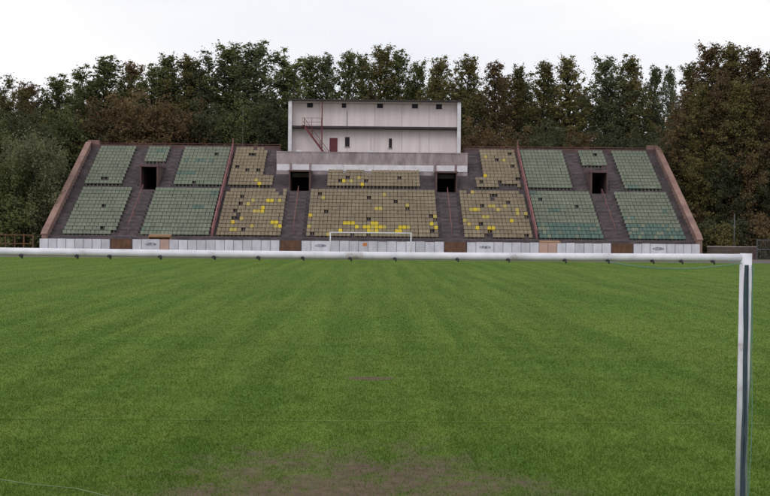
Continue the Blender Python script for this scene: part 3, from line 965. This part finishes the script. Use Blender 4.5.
def make_tree(seed, kind, ht, width, nl, leaf):
    """returns (trunk mesh builder, leaf quads) of one tree, base at the origin"""
    r = random.Random(seed); g = np.random.default_rng(seed)
    tm, ax = trunk_mesh(r, ht, kind, [])
    nb = {'poplar': 120, 'round': 56, 'willow': 60, 'bush': 40}[kind]
    cl = []
    lean = (r.uniform(-.04, .04), r.uniform(-.04, .04))
    lo = {'poplar': r.uniform(0.16, 0.26), 'round': 0.16, 'willow': 0.10, 'bush': 0.03}[kind]
    sub_tops = [(r.uniform(-0.5, 0.5), r.uniform(-0.5, 0.5), r.uniform(0.80, 0.97)) for _ in range(3)]
    lp = [r.uniform(0, 6.28) for _ in range(3)]
    def lobe(an, t):
        return 1 + 0.28 * math.sin(an + lp[0] + 7 * t) + 0.2 * math.sin(2 * an + lp[1] - 11 * t)
    leaders = [(0.0, 0.0, 1.0)]
    if kind == 'poplar' and width > 7:
        a0 = r.uniform(0, 6.28)
        for q_ in range(r.choice((2, 3, 3))):
            an = a0 + q_ * 2.2 + r.uniform(-0.4, 0.4)
            rr_ = width * r.uniform(0.14, 0.22)
            leaders.append((math.cos(an) * rr_, math.sin(an) * rr_, r.uniform(0.84, 0.97)))
    for k in range(nb):
        t_ = (k + r.random()) / nb
        an_ = k * 2.399
        ld = leaders[k % len(leaders)]
        hl = ht * ld[2]
        hf = lo + (1 - lo) * t_ ** (0.82 if kind == 'poplar' else 0.8)
        if kind == 'poplar':
            prof = (0.80 if width > 7 else 1.0) * (0.6 + 0.4 * math.sin(math.pi * min(1, t_ * 1.0 + 0.1))) * (1 - (max(0, t_ - 0.5) / 0.5) ** 2.4 * 0.68) * lobe(an_, t_)
            up = 1.0
        elif kind == 'round':
            prof = math.sqrt(max(0.02, 1 - (1.65 * (t_ - 0.42)) ** 2))
            up = 0.35
        elif kind == 'willow':
            prof = math.sqrt(max(0.04, 1 - (1.35 * (t_ - 0.40)) ** 2))
            up = 0.1
        else:
            prof = math.sqrt(max(0.05, 1 - t_ ** 2)); up = 0.4
        ln = width / 2 * prof * r.uniform(0.55, 1.15) + (0.15 if kind == 'poplar' else 0)
        an = an_ + r.uniform(-0.5, 0.5)
        ztip = hf * hl
        z0 = min(max(ztip - up * ln - 0.02 * ht, 0.05 * ht), ax[-1][2] * 0.985)
        spread = min(1.0, max(0.0, (z0 / hl - 0.12) / 0.3))
        a = axis_at(ax, z0) + Vector((ld[0], ld[1], 0)) * spread
        tip = Vector((a.x + math.cos(an) * ln, a.y + math.sin(an) * ln, ztip))
        mid = a.lerp(tip, 0.5) + Vector((0, 0, -0.06 * ln))
        ra = 0.012 * ht * (1 - 0.75 * hf) * 0.45 + 0.02
        tm.tube([a, mid, tip], [ra, ra * 0.6, ra * 0.2], 4, cap=False)
        nc = {'poplar': 5, 'bush': 5, 'round': 7, 'willow': 7}[kind]
        for c_ in range(nc):
            f_ = 0.3 + 0.7 * (c_ + r.random()) / nc
            tap = 1 - 0.22 * max(0, t_ - 0.6) / 0.4 if kind == 'poplar' else 1.0
            p = a.lerp(tip, f_) + Vector((r.gauss(0, .10), r.gauss(0, .10), r.gauss(0, .10))) * (width * 0.28 + 0.3) * tap
            cl.append((p, r.uniform(0.35, 1.0) * (0.075 * width + 0.45) * tap))
    for ld in leaders[1:]:
        tm.tube([axis_at(ax, 0.10 * ht), axis_at(ax, 0.42 * ht) + Vector((ld[0], ld[1], 0)), axis_at(ax, 0.75 * ht * ld[2]) + Vector((ld[0], ld[1], 0)),
                 Vector((ld[0] + ax[-1][0], ld[1] + ax[-1][1], ht * ld[2] * 0.97))], [0.007 * ht, 0.005 * ht, 0.003 * ht, 0.02], 5)
    wts = np.array([c_[1] ** 2.0 for c_ in cl]); wts /= wts.sum()
    idx = g.choice(len(cl), nl, p=wts)
    C = np.array([tuple(c_[0]) for c_ in cl])[idx]
    Rr = np.array([c_[1] for c_ in cl])[idx]
    d = g.normal(size=(nl, 3)); d /= np.linalg.norm(d, axis=1)[:, None]
    rad = np.minimum(np.abs(g.normal(size=nl)) * 0.62, 1.25)
    P = C + d * (Rr * rad)[:, None] * np.array([1, 1, 0.8 if kind != 'willow' else 1.5])
    if kind == 'willow':
        P[:, 2] -= g.random(nl) ** 2 * 1.6
    P[:, 2] = np.maximum(P[:, 2], 0.15)
    # leaf sprays: bent quads facing roughly outward and up
    nrm = d * 0.7 + g.normal(size=(nl, 3)) * 0.55 + np.array([0, 0, 0.45]); nrm /= np.linalg.norm(nrm, axis=1)[:, None]
    tv = np.cross(nrm, g.normal(size=(nl, 3))); tv /= np.linalg.norm(tv, axis=1)[:, None]
    bv = np.cross(nrm, tv)
    s1 = (leaf * (0.55 + 0.9 * g.random(nl)))[:, None]
    s2 = s1 * (0.45 + 0.35 * g.random(nl))[:, None]
    V = np.stack([P - tv * s1, P - bv * s2 + nrm * s1 * 0.12, P + tv * s1, P + bv * s2 + nrm * s1 * 0.12], 1).reshape(-1, 3)
    return tm, V
VAR = {}
def variant(key, seed, kind, ht, width, nl, leaf, mats):
    tm, V = make_tree(seed, kind, ht, width, nl, leaf)
    VAR[key] = (tm.mesh('trunk', 'bark', True), tri_mesh('crown', V, 4, mats[0]), ht)
allm = ['leaf_green', 'leaf_olive', 'leaf_rust', 'leaf_dark', 'leaf_bluegreen']
for k in range(7):
    variant('p%d' % k, 100 + k, 'poplar', 27.0, [8.6, 9.8, 7.8, 10.4, 9.2, 7.4, 10.0][k], [34000, 38000, 30000, 40000, 35000, 29000, 38000][k], 0.125, allm)
for k in range(5):
    variant('c%d' % k, 500 + k, 'poplar', 27.0, [5.6, 6.6, 5.0, 6.2, 6.9][k], [22000, 26000, 20000, 24000, 27000][k], 0.12, allm)
for k in range(4):
    variant('r%d' % k, 200 + k, 'round', 18.0, [10, 12, 9, 11][k], 20000, 0.135, allm)
variant('w0', 300, 'willow', 13.0, 10.5, 22000, 0.13, ['leaf_willow', 'leaf_green'])
for k in range(3):
    variant('b%d' % k, 400 + k, 'bush', 4.0, [5.5, 6.5, 4.8][k], 5000, 0.12, allm + ['leaf_willow'])

ORD = ['first', 'second', 'third', 'fourth', 'fifth', 'sixth', 'seventh', 'eighth', 'ninth', 'tenth', 'eleventh', 'twelfth', 'thirteenth', 'fourteenth', 'fifteenth',
       'sixteenth', 'seventeenth', 'eighteenth', 'nineteenth', 'twentieth']
def ordn(k):
    if k < 20: return ORD[k]
    t_, u = divmod(k + 1, 10)
    tens = {2: 'twent', 3: 'thirt', 4: 'fort', 5: 'fift'}[t_]
    return tens + 'ieth' if u == 0 else tens + 'y-' + ORD[u - 1]
CN = {'leaf_green': 'green', 'leaf_olive': 'olive-yellow', 'leaf_rust': 'rusty brown', 'leaf_dark': 'dark green', 'leaf_bluegreen': 'blue-green', 'leaf_willow': 'pale green'}
tr_r = random.Random(21)
def plant_tree(name, key, mt, x, y, ht, wscale, label, cat, group):
    tm, cm, h0 = VAR[key]
    o = thing(name, (x, y, -0.02), label, cat, group)
    s_ = ht / h0
    o.scale = (s_ * wscale, s_ * wscale, s_)
    o.rotation_euler.z = tr_r.uniform(0, 6.28)
    link('trunk', tm, o)
    c = link('crown', cm, o)
    c.material_slots[0].link = 'OBJECT'
    c.material_slots[0].material = MATS[mt]
    return o
# skyline row read from the photograph: (pixel x of top, pixel y of top, depth, material, width factor)
gq, ol, ru, dk, bg_ = 'leaf_green', 'leaf_olive', 'leaf_rust', 'leaf_dark', 'leaf_bluegreen'
sky_row = [(-22, 70, 150, ol, 1), (6, 74, 152, ol, 1.1), (30, 84, 158, ru, 1.1), (58, 76, 160, gq, 1.1), (82, 64, 165, gq, 1.1), (107, 56, 166, gq, 1.1), (129, 63, 170, ru, 1.0), (150, 60, 166, gq, 1.0),
           (165, 54, 168, gq, 1.0), (187, 56, 167, ol, 1.0), (208, 50, 168, bg_, 1.1), (231, 44, 168, gq, 1.1), (256, 42, 166, bg_, 1.2), (284, 48, 166, gq, 1.1), (312, 56, 169, gq, 0.9), (328, 55, 170, bg_, 0.8),
           (347, 51, 168, gq, 0.9), (364, 54, 172, gq, 0.8), (381, 46, 168, ol, 0.9), (399, 50, 170, gq, 0.8), (418, 62, 172, gq, 0.7), (440, 57, 168, ol, 0.9), (468, 56, 167, ol, 0.95), (494, 61, 168, ru, 0.85),
           (517, 65, 170, ol, 0.85), (543, 61, 168, ol, 0.95), (570, 56, 167, ol, 1.05), (606, 57, 168, bg_, 1.0), (631, 56, 169, ol, 0.95), (653, 67, 172, bg_, 0.7), (670, 67, 174, bg_, 0.55),
           (692, 62, 152, ol, 0.9), (711, 44, 150, ru, 1.0), (731, 44, 150, ol, 1.0), (750, 49, 148, ru, 1.05), (771, 53, 147, ol, 1.1), (795, 48, 147, ru, 1.1), (683, 92, 146, ru, 0.9), (701, 84, 144, ol, 1.0), (721, 76, 143, ru, 1.0), (741, 82, 142, ol, 1.05), (761, 78, 142, ru, 1.05)]
sky_row.sort(key=lambda q_: q_[0])
sk_i = nr_i = 0
for k, (x, y, Yd, mt, wf) in enumerate(sky_row):
    top = on_y(x, y - 2, Yd)
    if x < 0 or x > 772:
        lab, grp = 'tall %s poplar cut off by the %s edge of the picture' % (CN[mt], 'left' if x < 0 else 'right'), 'tall poplars along the skyline'
    elif Yd < 153 and y > 75 and x > 600:
        lab, grp = 'shorter %s poplar before the tall ones, %s right of the grandstand' % (CN[mt], ordn(nr_i)), 'shorter poplars right of the grandstand'
        nr_i += 1
    else:
        lab, grp = 'tall %s poplar, %s treetop from the left along the skyline' % (CN[mt], ordn(sk_i)), 'tall poplars along the skyline'
        sk_i += 1
    plant_tree('poplar_tree', ('p%d' % ((k * 3 + (k // 7)) % 7)) if (x < 335 and k % 3 == 1) else 'c%d' % ((k * 2 + k // 5) % 5), mt, top.x, Yd, top.z, wf * (1.25 if x > 335 else 1.12 if k % 3 == 1 else 1.36),
               lab, 'tree', grp)
# second row behind, lower
k = 0
xx = -30
while xx < 800:
    Yd = tr_r.uniform(180, 196)
    yb = (92 if xx < 420 else 84) + tr_r.uniform(-10, 12) + (12 if xx > 640 and xx < 690 else 0)
    top = on_y(xx, yb, Yd)
    mt = tr_r.choice([gq, dk, dk, ol, ru] if xx < 460 else [ru, dk, ol, dk, ru])
    plant_tree('poplar_tree', ('p%d' if xx < 400 else 'c%d') % tr_r.randrange(5), mt, top.x, Yd, top.z, 1.2 if xx < 400 else 1.4,
               'lower %s tree half hidden behind the skyline poplars, %s from the left' % (CN[mt], ordn(k)), 'tree', 'lower trees behind the skyline poplars')
    xx += tr_r.uniform(19, 29); k += 1
# understorey around the stand
under = [(-8, 118, 142, gq), (20, 112, 146, dk), (62, 104, 154, gq), (84, 112, 157, dk), (104, 99, 158, ru), (132, 92, 160, ru), (160, 96, 158, ru), (186, 104, 160, ru), (214, 100, 160, dk), (245, 104, 160, gq), (272, 98, 160, dk),
         (480, 122, 160, ru), (512, 126, 160, ru), (545, 124, 160, dk), (578, 128, 160, ru), (612, 130, 160, dk), (645, 126, 160, dk), (672, 132, 150, dk), (690, 150, 146, dk), (706, 146, 143, ol), (728, 152, 141, dk), (752, 142, 141, ru), (776, 148, 140, dk)]
for k, (x, y, Yd, mt) in enumerate(under):
    top = on_y(x, y, Yd)
    plant_tree('broadleaf_tree', 'r%d' % (k % 4), mt, top.x, Yd, top.z, 0.95,
               'rounded %s tree below the poplars, %s from the left' % (CN[mt], ordn(k)), 'tree', 'rounded trees below the poplars')
top = on_y(33, 137, 137)
plant_tree('willow_tree', 'w0', 'leaf_willow', top.x, 137, top.z, 0.95, 'pale green drooping willow beside the left end of the grandstand', 'tree', None)
top = on_y(6, 160, 136)
plant_tree('willow_tree', 'w0', 'leaf_green', top.x, 136, top.z, 0.95, 'low green willow at the left edge of the picture', 'tree', None)
bushes = [(-18, 205, 134, dk), (12, 200, 134, gq), (34, 212, 135, 'leaf_willow'), (56, 208, 140, dk), (74, 196, 145, dk), (690, 214, 141, ru), (707, 222, 136, dk), (722, 226, 134, ol), (742, 221, 135, dk), (764, 219, 134, ru), (784, 222, 134, dk)]
for k, (x, y, Yd, mt) in enumerate(bushes):
    top = on_y(x, y, Yd)
    plant_tree('bush', 'b%d' % (k % 3), mt, top.x, Yd, max(2.5, top.z), 1.0, '%s bush at the foot of the trees, %s from the left' % (CN[mt], ordn(k)), 'bush', 'bushes beside the grandstand')

# ------------------------------------------------------------------ fences and poles beside the stand
def rail_fence(x0, x1, Y, hgt, n, label, mt, bars=False, name='rail_fence'):
    f = thing(name, ((x0 + x1) / 2, Y, 0), label, 'fence')
    w2 = (x1 - x0) / 2
    for k in range(n + 1):
        x = -w2 + 2 * w2 * k / n
        MB().box(x - .05, x + .05, -.05, .05, -0.02, hgt).build('post', mt, f)
    for hh in (hgt - 0.12, hgt * 0.5):
        MB().box(-w2, w2, -0.085, -0.052, hh - 0.05, hh + 0.05).build('rail', mt, f)
    if bars:
        nb = int(2 * w2 / 0.14)
        for k in range(nb):
            x = -w2 + 0.1 + k * 0.14
            MB().box(x - .012, x + .012, -0.05, -0.03, 0.1, hgt).build('bar', mt, f)
    return f
p0, p1 = on_y(-40, 240, 127), on_y(33, 240, 127)
rail_fence(p0.x, p1.x, 127, 2.05, 8, 'brown wooden rail fence left of the grandstand', 'rust')
p0, p1 = on_y(757, 246, 127), on_y(800, 246, 127)
rail_fence(p0.x, p1.x, 127, 2.2, 3, 'grey barred steel fence at the right edge beside the trees', 'dull_steel', True, 'barred_fence')
# low brick wall right of the stand
p0, p1 = on_y(707, 246, 128.5), on_y(756, 246, 128.5)
mat('brick', (0.125, 0.092, 0.074), (0.08, 0.064, 0.055), scale=2.0, rnd=0.22, bump=0.2)
bw = thing('brick_wall', ((p0.x + p1.x) / 2, 128.5, 0), 'low brown brick wall to the right of the grandstand', 'wall')
w2 = (p1.x - p0.x) / 2
MB().box(-w2, w2, -0.08, 0.1, 0, 1.30).build('core', 'brown_wall', bw)
bm_ = MB().box(-0.24, 0.24, -0.03, 0.02, 0, 0.11).mesh('brick', 'brick')
nr_ = 11; ncol = int(2 * w2 / 0.5)
for r_ in range(nr_):
    for c_ in range(ncol):
        x = -w2 + 0.25 + c_ * 0.5 + (0.25 if r_ % 2 and c_ < ncol - 1 else 0)
        if 0.03 + r_ * 0.118 < 0.0: continue
        link('brick', bm_, bw, (x, -0.083 - tr_r.uniform(0, 0.008), 0.01 + r_ * 0.118))
MB().box(-w2 - .05, w2 + .05, -0.16, 0.15, 1.303, 1.40).build('coping', 'concrete_light', bw)
def pole(x, ytop, ybot, Y, rad, label, arms):
    t_ = on_y(x, ytop, Y)
    p = thing('steel_pole', (t_.x, Y, 0), label, 'pole')
    MB().tube([(0, 0, -0.02), (0, 0, t_.z)], [rad, rad * 0.7], 8).build('shaft', 'dull_steel', p, True)
    MB().tube([(0, 0, -0.02), (0, 0, 0.25)], [rad * 2.2, rad * 1.8], 8).build('base', 'grey_steel', p)
    MB().tube([(0, 0, t_.z - 0.01), (0, 0, t_.z + 0.06)], [rad * 0.9, rad * 0.5], 8).build('cap', 'dull_steel', p)
pole(734.5, 214, 240, 131, 0.08, 'thin grey pole standing by the trees right of the grandstand', 1)
pole(243, 106, 148, 155, 0.04, 'thin grey pole rising behind the grandstand, left of press box', 1)
